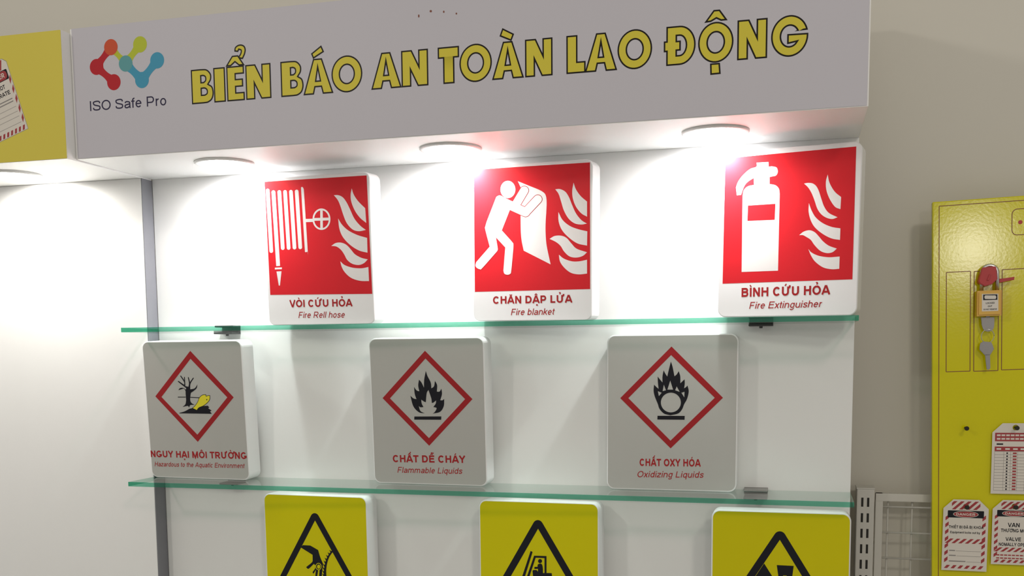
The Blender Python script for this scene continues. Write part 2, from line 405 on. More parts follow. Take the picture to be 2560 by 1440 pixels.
def lettering(name, lines, mat, parent, h):
    """lines = (string, A, B, cap_height, weight, slant): baseline runs from A to B on the plane"""
    bm = bmesh.new()
    for s, A, B, cap, wt, shear in lines:
        st = strokes_of(s, wt); xs = [p[0] + q * w / 2 for pts, w in st for p in pts for q in (1, -1) if p[1] < 1.02]
        x0, x1 = min(xs), max(xs)
        if shear: x1 += shear * .5
        dx, dy = B[0] - A[0], B[1] - A[1]; L = math.hypot(dx, dy); ux, uy = dx / L, dy / L; sx = L / (x1 - x0)
        def f(x, y, z):
            a, b = (x + shear * y - x0) * sx, y * cap
            return (A[0] + ux * a - uy * b, -z, A[1] + uy * a + ux * b)
        for i, (pts, w) in enumerate(st): ribbon(bm, pts, w, ink(h) + 4e-6 * (i % 7), f)
    bm.normal_update()
    for q in bm.faces:
        if q.normal.y > 0: q.normal_flip()
    me = bpy.data.meshes.new(name); bm.to_mesh(me); bm.free()
    return link(name, me, mat, parent)
def text_px(name, T, s, pl, pr, ptop, mat, parent, h, bold=0.13, shear=0.0):
    A, B, C = T(*pl), T(*pr), T(*ptop)
    L = math.hypot(B[0] - A[0], B[1] - A[1])
    cap = abs((C[0] - A[0]) * -(B[1] - A[1]) + (C[1] - A[1]) * (B[0] - A[0])) / L
    return lettering(name, [(s, A, B, cap, bold, shear)], mat, parent, h)
def prism(name, ring, h0, h1, mat, parent, bevel=0.0):
    """solid slab with the outline ring between heights h0 and h1 above a plane"""
    if area2(ring) < 0: ring = ring[::-1]
    bm = bmesh.new()
    a = [bm.verts.new((p[0], -h1, p[1])) for p in ring]; b = [bm.verts.new((p[0], -h0, p[1])) for p in ring]
    f = bm.faces.new(a); bm.faces.new(b[::-1]); n = len(ring)
    for k in range(n): bm.faces.new((a[k], b[k], b[(k + 1) % n], a[(k + 1) % n]))
    if bevel:
        bmesh.ops.bevel(bm, geom=list(f.edges), offset=bevel, segments=2, affect='EDGES')
    bmesh.ops.triangulate(bm, faces=[f for f in bm.faces if len(f.verts) > 4])
    return bm_link(name, bm, mat, parent)

# ------------------------------------------------------------------ the setting
Y_WALL = 0.12
wl = box('wall_back', -2.2, 3.2, Y_WALL, Y_WALL + 0.1, 0, 3.3, M['wall']); tag(wl, None, None, kind='structure')
fl = box('floor', -2.2, 3.2, -2.4, Y_WALL + 0.1, -0.05, 0, M['floor']); tag(fl, None, None, kind='structure')

# ------------------------------------------------------------------ display bay
DH, ZB, ZT, DS = 0.20387, 1.86407, 2.0648, 0.10916
Z1, Z2 = 1.59946, 1.33358
Z3 = 2 * Z2 - Z1
S = 0.03147
pn = box('display_panel', 0.0, 1.2, 0.0, 0.022, 0.0, ZB, M['panel'], bevel=0.001)
tag(pn, 'white back panel behind the glass shelves and the safety signs', 'display panel')
pl = box('display_panel', -1.2, -0.0018, -S, 0.022, 0.0, ZB - 0.0022, M['panel'], bevel=0.001)
box('edge_trim', -0.0016, -0.0003, -S + 0.0005, -0.0002, 0.0, ZB - 0.0022, M['trim'], pl)
tag(pl, 'bare white panel left of the glass shelves under the yellow header box', 'display panel')
for o in (pn, pl): o['group'] = 'white display panels'

# header box with the headline
HF = Frame((0, -DH, 0), (1, 0, 0), (0, 0, 1))
hd = thing('header_box', 'wide lilac white header box with yellow headline and molecule emblem above the signs', 'sign board', HF.mat())
box('box_body', 0, 1.2, 0.0008, DH + 0.05, ZB, ZT, M['hbox'], hd, bevel=0.0008)
hs = flat('front_sheet', [rect(0.0035, ZB + 0.0012, 1.198, ZT)], M['header'], hd, 0.0)
# --- headline letters: outer boxes measured on the header front
def ell(w, h, n=40, a0=0, a1=360, kx=1, ky=1): return ellipse(w / 2, h / 2, w / 2 * kx, h / 2 * ky, n, a0, a1)
def g_I(w, h): return [[rect(0, 0, w, h)]]
def g_L(w, h): return [[sharp_l([(0, 0), (0, 1), (.57, 1), (.57, .30), (1, .30), (1, 0)], w, h)]]
def sharp_l(p, w, h): return [(x * w, y * h) for x, y in p]
def g_T(w, h): return [[sharp_l([(.25, 0), (.25, .70), (0, .70), (0, 1), (1, 1), (1, .70), (.77, .70), (.77, 0)], w, h)]]
def g_N(w, h):
    s, d = .355, .39; y = s / (1 - d)
    return [[sharp_l([(0, 0), (0, 1), (d, 1), (1 - s, y), (1 - s, 1), (1, 1), (1, 0), (1 - d, 0), (s, 1 - y), (s, 0)], w, h)]]
def g_A(w, h):
    return [[sharp_l([(0, 0), (.355, 1), (.645, 1), (1, 0), (.655, 0), (.60, .20), (.40, .20), (.345, 0)], w, h),
             sharp_l([(.5, .70), (.565, .38), (.435, .38)], w, h)]]
def g_O(w, h): return [[ell(w, h), ell(w, h, 32, 0, 360, .46, .50)]]
def g_E(w, h):
    return [[sharp_l([(0, 0), (0, 1), (1, 1), (1, .77), (.52, .77), (.52, .625), (.93, .625), (.93, .40), (.52, .40), (.52, .235), (1, .235), (1, 0)], w, h)]]
def g_B(w, h):
    o = outline('0,0 | 0,1 | .52,1 .74,.97 .90,.84 .90,.68 .78,.55 | .95,.46 1,.27 .92,.10 .74,.015 .55,0')
    a = outline('.46,.62 | .46,.80 | .56,.80 .64,.76 .64,.67 .56,.62'); b = outline('.46,.25 | .46,.43 | .60,.43 .69,.38 .69,.29 .60,.25')
    return [[[(x * w, y * h) for x, y in r] for r in (o, a, b)]]
def g_D(w, h):                     # D with the cross bar
    o = [(.08, 0), (.08, .36), (0, .36), (0, .63), (.08, .63), (.08, 1), (.5, 1)] + [(.5 + .5 * math.sin(t), .5 + .5 * math.cos(t)) for t in [math.pi * k / 20 for k in range(1, 20)]] + [(.5, 0)]
    i = [(.41, .25), (.41, .37), (.53, .37), (.53, .62), (.41, .62), (.41, .75), (.50, .75)] + [(.50 + .20 * math.sin(t), .5 + .25 * math.cos(t)) for t in [math.pi * k / 12 for k in range(1, 12)]] + [(.50, .25)]
    return [[sharp_l(o, w, h), sharp_l(i, w, h)]]
def g_G(w, h):
    o = [(.5 + .5 * math.cos(math.radians(a)), .5 + .5 * math.sin(math.radians(a))) for a in range(14, 356, 6)]
    o += [(.5 + .5 * math.cos(math.radians(a)), .5 + .5 * math.sin(math.radians(a))) for a in (358, 364)]
    o += [(.44, .545), (.44, .31), (.68, .345)]
    i = [(.5 + .235 * math.cos(math.radians(a)), .5 + .25 * math.sin(math.radians(a))) for a in range(-50, -331, -8)]
    i += [(.665, .61)]
    return [[sharp_l(o + i, w, h)]]
LET = [(g_B, .2134, .2509), (g_I, .2520, .2712), (g_E, .2742, .3034), (g_N, .3063, .3479), (g_B, .3647, .4012), (g_A, .4012, .4490),
       (g_O, .4472, .4957), (g_A, .5098, .5567), (g_N, .5572, .5978), (g_T, .6131, .6446), (g_O, .6455, .6931), (g_A, .6937, .7397),
       (g_N, .7421, .7810), (g_L, .8012, .8277), (g_A, .8271, .8716), (g_O, .8726, .9194), (g_D, .9357, .9777), (g_O, .9815, 1.0274),
       (g_N, 1.0329, 1.0711), (g_G, 1.0764, 1.1230)]
ZL0, ZL1 = 1.9350, 1.9855
groups = []
for fn, x0, x1 in LET:
    over = 0.0008 if fn in (g_O, g_G) else 0
    for g in fn(x1 - x0, ZL1 - ZL0 + 2 * over):
        groups.append([[(x0 + x, ZL0 - over + y) for x, y in r] for r in g])
TA, TB = Tracer(HF, 460, 0, 3.2), Tracer(HF, 1240, 0, 3.2)
marks = [[[TA(*p) for p in sharp('385,448 432,443 484,521 440,524 408,498 375,529 335,532')]],
         [[TA(*p) for p in outline('404,412 | 408,382 430,362 458,357 482,368 493,395 488,430 470,472 | 428,466 | 450,432 455,405 440,398 | 432,415')]],
         [[TA(*p) for p in sharp('1018,430 1097,365 1119,414 1034,470')]],
         [[TB(*p) for p in sharp('52,227 143,272 122,327 30,290')]],
         [[TB(*p) for p in sharp('1742,82 1790,78 1850,160 1800,165 1763,148 1720,174 1670,182')]],
         [[TB(*p) for p in sharp('1714,510 1790,504 1796,590 1716,598')]]]
WORDS = [(0, 4, (0, 1)), (4, 7, (2,)), (7, 9, ()), (9, 13, (3,)), (13, 16, ()), (16, 20, (4, 5))]
for i0, i1, mk in WORDS:
    g = groups[i0:i1] + [marks[k] for k in mk]
    wd = flat('headline_outline', g, M['outline'], hs, 0.0003, offset=0.0003)
    flat('headline_word', g, M['letter'], wd, 0.0006, offset=-0.0018)
# --- molecule emblem
def blob(c1, c2, r, neck):         # two discs joined by a waisted link
    dx, dy = c2[0] - c1[0], c2[1] - c1[1]; L = math.hypot(dx, dy); dx, dy = dx / L, dy / L; nx, ny = -dy, dx
    pts = []
    N = 14
    for sgn in (1, -1):
        run = []
        for k in range(N + 1):
            t = k / N; w = neck + (r * 0.98 - neck) * (abs(2 * t - 1) ** 2.2)
            s = L * t
            run.append((c1[0] + dx * s + nx * w * sgn, c1[1] + dy * s + ny * w * sgn))
        pts += run if sgn == 1 else run[::-1]
    return pts
c_or, c_red, c_rl = (.0740, 2.0312), (.0462, 2.0035), (.0764, 1.9780)
c_ye, c_te, c_bl, c_br = (.1262, 2.0310), (.0992, 2.0045), (.1270, 1.9775), (.1553, 2.0048)
r = .0122
def cove(c, R, a0, a1, nodes): return arc(c[0], c[1], R, R, a0, a1, 24) + nodes   # round inner side of a link
red_in = cove((.0752, 2.0046), .0166, 104, 256, [c_rl, c_red, c_or]); blue_in = cove((.1272, 2.0047), .0152, 194, 346, [c_br, c_bl, c_te])
flat('emblem_red', [red_in, ellipse(*c_red, r, r), ellipse(*c_rl, r, r), blob(c_red, c_or, r, .0052), blob(c_red, c_rl, r, .0052)], M['l_red'], hs, 0.0003)
flat('emblem_lime', [ellipse(*c_ye, r, r), blob(c_ye, c_te, r, .0052), blob(c_te, c_or, r, .0040)], M['l_yel'], hs, 0.0004)
flat('emblem_blue', [blue_in, ellipse(*c_bl, r, r), ellipse(*c_br, r, r), blob(c_bl, c_te, r, .0058), blob(c_bl, c_br, r, .0058)], M['l_blue'], hs, 0.0005)
flat('emblem_orange', [ellipse(*c_or, r, r)], M['l_or'], hs, 0.0006)
flat('emblem_teal', [ellipse(*c_te, r, r)], M['l_teal'], hs, 0.0007)
TL = Tracer(HF, 0, 0, 2.88)
text_px('emblem_name', TL, 'ISO Safe Pro', (650, 800), (1198, 757), (648, 729), M['navy'], hs, 0.0004, bold=0.125)
flat('red_speck', [[HF.px(x + a, y + b) for a, b in ellipse(0, 0, rx, ry, 10)] for x, y, rx, ry in ((1047, 40, 2, 4), (1077, 28, 3, 3), (1109.5, 29.5, 2, 3), (1141, 34, 2, 2.5))], M['bline'], hs, 0.0004)

# yellow header of the next bay
YF = Frame((0, -DH - 0.02, 0), (1, 0, 0), (0, 0, 1))
yh = thing('header_box', 'yellow header box printed with a danger tag, above the bare left panel', 'sign board', YF.mat())
box('box_body', -1.2, -0.0012, 0.0008, DH + 0.02, ZB - 0.002, ZT - 0.006, M['hbox'], yh, bevel=0.0008)
ys = flat('front_sheet', [rect(-1.198, ZB - 0.0015, -0.0012, ZT - 0.0065)], M['yhead'], yh, 0.0)
for o in (hd, yh): o['group'] = 'header boxes over the bays'
# --- the tag printed on it
def stripes(x0, x1, y0, y1, n, slant, duty=0.5):
    """slanted bars filling a band"""
    out = []; w = (x1 - x0) / n
    for k in range(-2, n + 2):
        a = x0 + k * w; p = [(a, y0), (a + w * duty, y0), (a + w * duty + slant, y1), (a + slant, y1)]
        q = clip(p, x0, x1)
        if len(q) > 2: out.append(q)
    return out
def clip(p, x0, x1):
    for lim, sg in ((x0, 1), (x1, -1)):
        out = []
        for a, b in zip(p, p[1:] + p[:1]):
            ia, ib = (a[0] - lim) * sg >= 0, (b[0] - lim) * sg >= 0
            if ia: out.append(a)
            if ia != ib:
                t = (lim - a[0]) / (b[0] - a[0]); out.append((lim, a[1] + (b[1] - a[1]) * t))
        p = out
        if not p: break
    return p
def tag_shape(w, h, c): return [(-w / 2, 0), (w / 2, 0), (w / 2, h - c), (w / 2 - c, h), (-w / 2 + c, h), (-w / 2, h - c)]
def columns(x0, x1, y0, y1, n, slant):
    out = []; d = (y1 - y0) / n
    for k in range(n):
        y = y0 + d * k; out.append([(x0, y), (x1, y + slant), (x1, y + slant + d * .5), (x0, y + d * .5)])
    return out
A = Vector((*YF.px(70, 321), 0)); Bq = Vector((*YF.px(0, 354.7), 0)); Cq = Vector((*YF.px(23.5, 153.4), 0))
ux = (A - Bq).normalized(); uy = Vector((-ux.y, ux.x, 0))
PW, PH = 0.060, 0.118
org = A - ux * (PW / 2)
pm = lambda x, y: ((org + ux * x + uy * y).x, (org + ux * x + uy * y).y)
flat('printed_tag_edge', [tag_shape(PW + .0012, PH + .0012, .007)], M['taggrey'], ys, 0.0002, tr=lambda x, y: pm(x, y - .0006))
flat('printed_tag', [tag_shape(PW, PH, .007)], M['tag'], ys, 0.0004, tr=pm)
flat('printed_tag_stripes', stripes(-PW / 2 + .002, PW / 2 - .002, .001, .008, 7, .003) + stripes(-PW / 2 + .008, PW / 2 - .008, PH - .016, PH - .001, 4, .006)
     + columns(-PW / 2 + .001, -PW / 2 + .005, .012, PH - .026, 5, .006) + columns(PW / 2 - .005, PW / 2 - .001, .012, PH - .026, 5, .006), M['tagred'], ys, 0.0006, tr=pm)
flat('printed_tag_band', [rrect(-PW / 2 + .004, PH - .033, PW / 2 - .004, PH - .017, .002)], M['black'], ys, 0.0007, tr=pm)
flat('printed_tag_oval', [rrect(-PW / 2 + .006, PH - .032, PW / 2 - .006, PH - .018, .006)], M['tagred'], ys, 0.0009, tr=pm)
lettering('printed_tag_title', [('DANGER', pm(-.019, PH - .0285), pm(.019, PH - .0285), .0075, .19, 0)], M['tag'], ys, 0.0011)
lettering('printed_tag_text', [('DO NOT', pm(-.014, PH - .045), pm(.014, PH - .045), .0065, .19, 0), ('OPERATE', pm(-.020, PH - .056), pm(.020, PH - .056), .0065, .19, 0)], M['black'], ys, 0.0007)
flat('printed_tag_rules', [rect(-.022, y, .022, y + .0005) for y in (.040, .032, .024, .014)] + [rect(-.020, y, .020, y + .0016) for y in (.0535, .049)], M['taggrey'], ys, 0.0007, tr=pm)

# ------------------------------------------------------------------ downlights
def downlight(x, y, zb, label, col=(0.975, 0.97, 1.0)):
    t = thing('downlight', label, 'ceiling lamp', Matrix.Translation((x, y, zb)), 'recessed downlights under the header boxes')
    bm = bmesh.new()
    prof = [(0.048, 0.0), (0.048, -0.0022), (0.0455, -0.0036), (0.041, -0.0036), (0.038, -0.0008), (0.038, 0.0)]
    n = 48; rings = [[bm.verts.new((r * math.cos(2 * math.pi * k / n), r * math.sin(2 * math.pi * k / n), z)) for k in range(n)] for r, z in prof]
    for a, b in zip(rings, rings[1:] + rings[:1]):
        for k in range(n): bm.faces.new((a[k], a[(k + 1) % n], b[(k + 1) % n], b[k]))
    bm_link('trim_ring', bm, M['ring'], t, True)
    bm = bmesh.new(); cyl_bm(bm, (0, 0, -0.0002), (0, 0, -0.0014), 0.0378, seg=40)
    bm_link('lens', bm, M['lens'], t)
    spot('lamp_light', (0, 0.035, -0.006), (0, 0.45, -1), DOWN_POWER, math.radians(162), 0.9, 0.010, col, t)
for x, l in ((0.2085, 'round downlight under the lilac header, left of the hose sign'),
             (0.598, 'round downlight under the lilac header, left of the blanket sign'),
             (0.998, 'round downlight under the lilac header, above the top left corner of the extinguisher sign')):
    downlight(x, -0.107, ZB, l)
downlight(-0.185, -0.130, ZB - 0.002, 'round downlight under the yellow header box at the left edge', (1.0, 0.97, 0.91))
downlight(-0.60, -0.130, ZB - 0.002, 'round downlight under the yellow header box, further left', (1.0, 0.97, 0.91))

# ------------------------------------------------------------------ glass shelves and their clips
def shelf(z, label):
    bm = bmesh.new(); box_bm(bm, 0.0, 1.2, -DS, -0.0006, z - 0.008, z, 0.0007)
    bmesh.ops.recalc_face_normals(bm, faces=bm.faces)
    for f in bm.faces:
        f.material_index = 0 if abs(f.normal.z) > 0.9 or f.normal.y > 0.9 else 1
    o = bm_link('glass_shelf', bm, [M['glass'], M['edge']])
    return tag(o, label, 'shelf', 'glass shelves')
shelf(Z1, 'upper green-edged glass shelf carrying the three red fire signs')
shelf(Z2, 'middle green-edged glass shelf carrying the three white diamond signs')
shelf(Z3, 'lowest glass shelf carrying the three yellow triangle signs')
def clip_bracket(x, z, label, steel):
    t = thing('shelf_clip', label, 'bracket', Matrix.Translation((x, 0, z)), 'metal shelf clips')
    box('lower_jaw', -0.018, 0.018, -0.030, -0.0005, -0.0115, -0.0082, M['dark'], t, bevel=0.001)
    box('upper_jaw', -0.018, 0.018, -0.026, -0.0005, 0.0002, 0.0034, M['bracket'] if steel else M['dark'], t, bevel=0.001)
    box('back_plate', -0.018, 0.018, -0.0006, -0.0001, -0.0115, 0.0038, M['bracket'], t)
    bm = bmesh.new(); cyl_bm(bm, (0, -0.015, -0.0115), (0, -0.015, -0.0145), 0.0028, 0.0024, 14)
    bm_link('clamp_screw', bm, M['dark'], t)
clip_bracket(0.148, Z1, 'small dark shelf clip under the left end of the upper glass shelf', False)
clip_bracket(1.063, Z1, 'small dark shelf clip under the upper glass shelf, below the extinguisher sign', False)
clip_bracket(0.148, Z2, 'shelf clip behind the aquatic hazard sign on the middle glass shelf', True)
clip_bracket(1.059, Z2, 'steel shelf clip right of the oxidizing sign on the middle glass shelf', True)

# ------------------------------------------------------------------ signs
SW, SH, ST = 0.20214, 0.24298, 0.038
def sign_frame(x, y, z, yaw, lean, roll):
    if lean < 0: z += ST * math.sin(-lean)
    z += abs(roll) * SW / 2 + 0.0002
    u = Vector((math.cos(yaw), math.sin(yaw), 0)); n = Vector((math.sin(yaw), -math.cos(yaw), 0)); v = Vector((0, 0, 1))
    v2 = v * math.cos(lean) + n * math.sin(lean)
    return Frame((x, y, z), u * math.cos(roll) + v2 * math.sin(roll), v2 * math.cos(roll) - u * math.sin(roll))
def shell(parent, body_mat, t=ST):
    """rounded plastic box: front rim, walls, back"""
    bm = bmesh.new(); rings = []
    for y, inset in ((0.0, 0.0016), (0.0006, 0.0005), (0.0018, 0.0), (t - 0.003, 0.0), (t - 0.0008, 0.0010), (t, 0.003)):
        rr = rrect(-SW / 2 + inset, inset, SW / 2 - inset, SH - inset, 0.012 - inset, 7)
        rings.append([bm.verts.new((x, y, z)) for x, z in rr])
    n = len(rings[0])
    for a, b in zip(rings, rings[1:]):
        for k in range(n): bm.faces.new((a[k], a[(k + 1) % n], b[(k + 1) % n], b[k]))
    bm.faces.new(rings[0]); bm.faces.new(rings[-1])
    return bm_link('shell', bm, body_mat, parent)
def sign(label, fr, group='boxed safety signs on the glass shelves'):
    t = thing('safety_sign', label, 'sign', fr.mat(), group)
    shell(t, M['plastic'])
    return t
def front_sheet(t, mat): return flat('front_sheet', [rrect(-SW / 2 + .002, .002, SW / 2 - .002, SH - .002, .0105)], mat, t, 0.0002)

# --- fire hose reel
fr = sign_frame(.3494, -.0577, Z1, -.0831, .0425, -.0046)
t = sign('red fire hose reel sign on the upper glass shelf, left of the fire blanket sign', fr)
T = Tracer(fr, 600, 380, 3.13)
rf = flat('red_field', [sharp('192,233 991,183 1035,1110 237,1118')], M['redface'], t, 0.0003, tr=T)
g = [bar((217, 302), (245, 775), 29, True, True), bar((262, 315), (299, 892), 30, True, False)]
for a, b in (((308, 313), (335, 752)), ((353, 312), (381, 751)), ((399, 311), (427, 748)), ((444, 309), (472, 746))): g.append(bar(a, b, 29))
g.append(outline('478,280 482,274 492,276 500,292 | 530,765 528,778 518,784 509,782 |'))
g += [sharp('514,524 572,522 572,547 515,549'), sharp('273,905 328,903 328,917 273,919'), sharp('286,935 325,933 313,1045 304,1045')]
g.append([ellipse(638, 526, 70, 84), ellipse(638, 526, 57, 70)])
g += [sharp('628,455 648,455 649,597 629,597'), sharp('578,517 697,513 698,535 579,539')]
flat('hose_pictogram', g, M['whiteink'], rf, 0.0005, tr=T)
FL_H = ['875,285 890,332 925,385 980,440 | 988,555 | 940,515 900,460 872,392 866,335 875,285',
        '735,338 770,338 805,355 835,395 862,450 895,520 940,575 985,610 | 930,620 880,605 835,555 808,490 785,420 765,375 735,338',
        '768,520 800,570 850,615 920,650 995,672 | 998,788 | 930,770 860,725 805,665 778,600 768,520',
        '715,735 750,712 795,710 835,728 870,765 900,800 950,828 1000,840 | 970,870 930,884 880,875 840,845 815,800 790,765 755,740 715,735',
        '785,855 820,885 880,905 950,910 1005,900 | 1010,1010 | 940,1008 870,985 820,940 795,895 785,855']
flat('flame_pictogram', [outline(s) for s in FL_H], M['whiteink'], rf, 0.0005, tr=T)
text_px('caption', T, 'VÒI CỨU HỎA', (388, 1215), (882, 1208), (387, 1158), M['redink'], t, 0.0005, bold=0.215)
text_px('subtitle', T, 'Fire Rell hose', (458, 1299), (822, 1296), (457, 1251), M['redink'], t, 0.0005, bold=0.135, shear=0.22)

# --- fire blanket
fr = sign_frame(.7104, -.0537, Z1, -.1274, .0213, -.0128)
t = sign('red fire blanket sign with white figure, middle of the upper glass shelf', fr)
T = Tracer(fr, 1120, 360, 3.0)
rf = flat('red_field', [sharp('193,193 1065,138 1066,1088 202,1109')], M['redface'], t, 0.0003, tr=T)
flat('blanket_pictogram', [outline('524,279 | 620,318 680,342 715,362 733,385 740,430 738,500 733,580 732,660 740,760 770,903 | 568,800 | 552,720 546,640 545,520 | 545,400 | 545,325 |')], M['whiteink'], rf, 0.0005, tr=T)
far, near, fore = ((512, 450), (573, 348), 62), ((425, 440), (582, 512), 66), ((582, 512), (674, 414), 62)
flat('arm_outline', [bar(a, b, w + 9) for a, b, w in (far, near, fore)], M['redink'], rf, 0.0007, tr=T)
fig = [ellipse(450, 341, 56, 65),
       outline('352,425 365,396 390,386 420,400 | 480,432 | 466,490 | 404,648 | 482,735 491,755 490,790 | 475,950 466,974 445,981 423,972 416,950 | 430,776 | 360,700 | 373,778 372,798 362,812 | 258,930 240,939 218,930 206,912 212,886 | 313,770 | 280,640 281,618 290,585 |')]
flat('figure_pictogram', fig + [bar(a, b, w) for a, b, w in (far, near, fore)], M['whiteink'], rf, 0.0009, tr=T)
FL_B = ['942,290 960,340 995,390 1043,432 | 1043,545 | 1000,520 960,470 937,410 932,350 942,290',
        '805,340 840,338 880,358 908,400 930,455 960,520 1000,570 1042,597 | 1000,604 950,595 905,560 870,500 848,430 830,375 805,340',
        '828,510 860,570 915,615 980,640 1045,655 | 1043,762 | 970,745 905,700 855,645 830,580 828,510',
        '762,712 800,690 850,688 890,705 925,745 965,785 1043,812 | 1010,840 960,852 910,842 870,805 845,765 810,735 762,712',
        '832,830 870,860 930,880 985,880 1043,868 | 1043,972 | 980,978 920,965 870,925 840,880 832,830']
flat('flame_pictogram', [outline(s) for s in FL_B], M['whiteink'], rf, 0.0005, tr=T)
text_px('caption', T, 'CHĂN DẬP LỬA', (338, 1199), (934, 1189), (337, 1143), M['redink'], t, 0.0005, bold=0.215)
text_px('subtitle', T, 'Fire blanket', (472, 1284), (802, 1280), (471, 1236), M['redink'], t, 0.0005, bold=0.135, shear=0.22)

# --- fire extinguisher
fr = sign_frame(1.0992, -.0671, Z1, -.1837, .0022, -.0089)
t = sign('red fire extinguisher sign at the right end of the upper glass shelf', fr)
T = Tracer(fr, 1740, 320, 2.7696)
rf = flat('red_field', [sharp('203,210 1110,128 1083,1048 184,1078')], M['redface'], t, 0.0003, tr=T)
flat('extinguisher_pictogram', [[outline('402,394 360,404 333,428 324,465 322,520 | 316,997 | 568,988 | 580,455 | 574,420 550,396 510,388 | 510,340 | 532,335 553,330 565,312 566,292 556,272 525,265 | 503,268 | 502,235 | 420,240 | 418,268 375,284 330,322 294,368 277,412 | 283,466 | 312,463 | 335,402 362,370 400,346 |'),
                                sharp('360,537 550,525 545,636 356,644')]], M['whiteink'], rf, 0.0005, tr=T)
FL_E = ['912,322 925,380 960,440 1005,478 | 1000,562 | 962,545 925,490 903,430 900,370 912,322',
        '748,385 775,380 808,384 832,402 850,435 868,490 888,545 920,588 980,618 | 945,630 905,622 868,598 840,558 820,500 800,450 775,410 748,385',
        '782,520 800,570 830,620 880,660 940,685 1000,695 | 997,775 | 940,765 880,735 825,690 795,640 780,580 782,520',
        '715,742 745,718 785,708 820,720 850,750 880,785 920,815 975,835 | 945,860 905,866 860,850 820,810 795,775 765,755 740,742 715,742',
        '778,838 800,862 850,885 920,895 995,890 | 992,975 | 940,978 880,965 825,925 795,880 778,838']
flat('flame_pictogram', [outline(s) for s in FL_E], M['whiteink'], rf, 0.0005, tr=T)
text_px('caption', T, 'BÌNH CỨU HỎA', (315, 1170), (930, 1152), (314, 1108), M['redink'], t, 0.0005, bold=0.215)
text_px('subtitle', T, 'Fire Extinguisher', (368, 1252), (874, 1240), (367, 1205), M['redink'], t, 0.0005, bold=0.135, shear=0.22)

# --- aquatic hazard
fr = sign_frame(.1018, -.0455, Z2, -.0472, .0516, -.0003)
t = sign('white sign with red diamond, dead tree and yellow fish, left end of the middle shelf', fr)
T = Tracer(fr, 300, 780, 3.1304)
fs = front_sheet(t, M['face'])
flat('diamond_frame', [[sharp('550,304 890,668 609,1016 277,660'), sharp('552,366 840,668 606,960 325,665')]], M['diamond'], fs, 0.0005, tr=T)
tree = [outline('514,640 | 512,615 498,600 480,605 457,612 | 470,596 495,594 515,608 | 518,596 | 455,546 460,540 | 503,570 | 500,545 472,502 478,498 | 503,533 | 502,510 508,508 | 510,545 512,580 | 536,585 | 540,555 532,514 538,510 | 548,548 | 572,515 578,518 | 552,562 550,605 | 585,597 607,566 | 600,596 578,617 556,632 | 552,650 550,690 560,712 585,727 | 552,728 540,748 | 530,735 490,743 | 512,722 518,690 |'),
        sharp('453,663 515,663 515,669 453,669'), sharp('548,664 622,668 622,674 548,670'),
        outline('465,789 | 505,778 545,757 575,752 | 660,735 | 688,733 | 700,748 | 690,752 | 718,772 | 705,778 | 719,797 | 465,793 |')]
flat('tree_pictogram', tree, M['black'], fs, 0.0005, tr=T)
fish = '568,752 585,738 608,706 622,672 645,651 672,647 | 674,660 688,655 703,654 | 702,682 688,705 655,732 618,748 602,768 |'
flat('fish_outline', [outline(fish)], M['black'], fs, 0.0006, tr=T, offset=0.0006)
flat('fish_pictogram', [outline(fish)], M['fish'], fs, 0.0008, tr=T, offset=-0.0003)
flat('fish_eye', [ellipse(680, 686, 4, 5, 14)], M['black'], fs, 0.0010, tr=T)
text_px('caption', T, 'NGUY HẠI MÔI TRƯỜNG', (243, 1135), (998, 1151), (244, 1084), M['redink'], fs, 0.0005, bold=0.215)
text_px('subtitle', T, 'Hazardous to the Aquatic Environment', (272, 1207), (978, 1222), (274, 1171), M['redink'], fs, 0.0005, bold=0.14, shear=0.22)

# --- flammable liquids
fr = sign_frame(.5324, -.0444, Z2, -.0383, .0445, -.0011)
t = sign('white sign with red diamond and black flame, centre of the middle shelf', fr)
T = Tracer(fr, 860, 800, 3.2)
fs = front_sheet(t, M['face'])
flat('diamond_frame', [[sharp('648,246 1028,633 682,1006 309,625'), sharp('652,308 969,633 680,945 368,627')]], M['diamond'], fs, 0.0005, tr=T)
flat('flame_pictogram', [outline('647,746 600,738 555,690 531,606 | 556,627 580,633 | 566,590 561,535 | 580,562 603,571 | 594,525 600,477 | 620,500 640,542 | 642,475 655,407 | 668,448 694,500 699,547 | 720,530 728,486 | 745,522 743,573 | 765,572 779,549 | 784,592 770,642 | 788,642 802,631 | 798,690 768,735 708,749 | 726,736 741,705 715,696 | 734,668 737,643 | 716,660 703,664 | 698,625 676,560 | 662,585 655,658 | 640,652 618,637 | 622,668 636,696 | 612,698 598,688 | 612,728 647,746'),
                         sharp('563,772 779,771 778,798 562,797')], M['black'], fs, 0.0005, tr=T)
text_px('caption', T, 'CHẤT DỄ CHÁY', (392, 1137), (974, 1144), (391, 1080), M['redink'], fs, 0.0005, bold=0.215)
text_px('subtitle', T, 'Flammable Liquids', (428, 1221), (948, 1231), (428, 1175), M['redink'], fs, 0.0005, bold=0.135, shear=0.22)

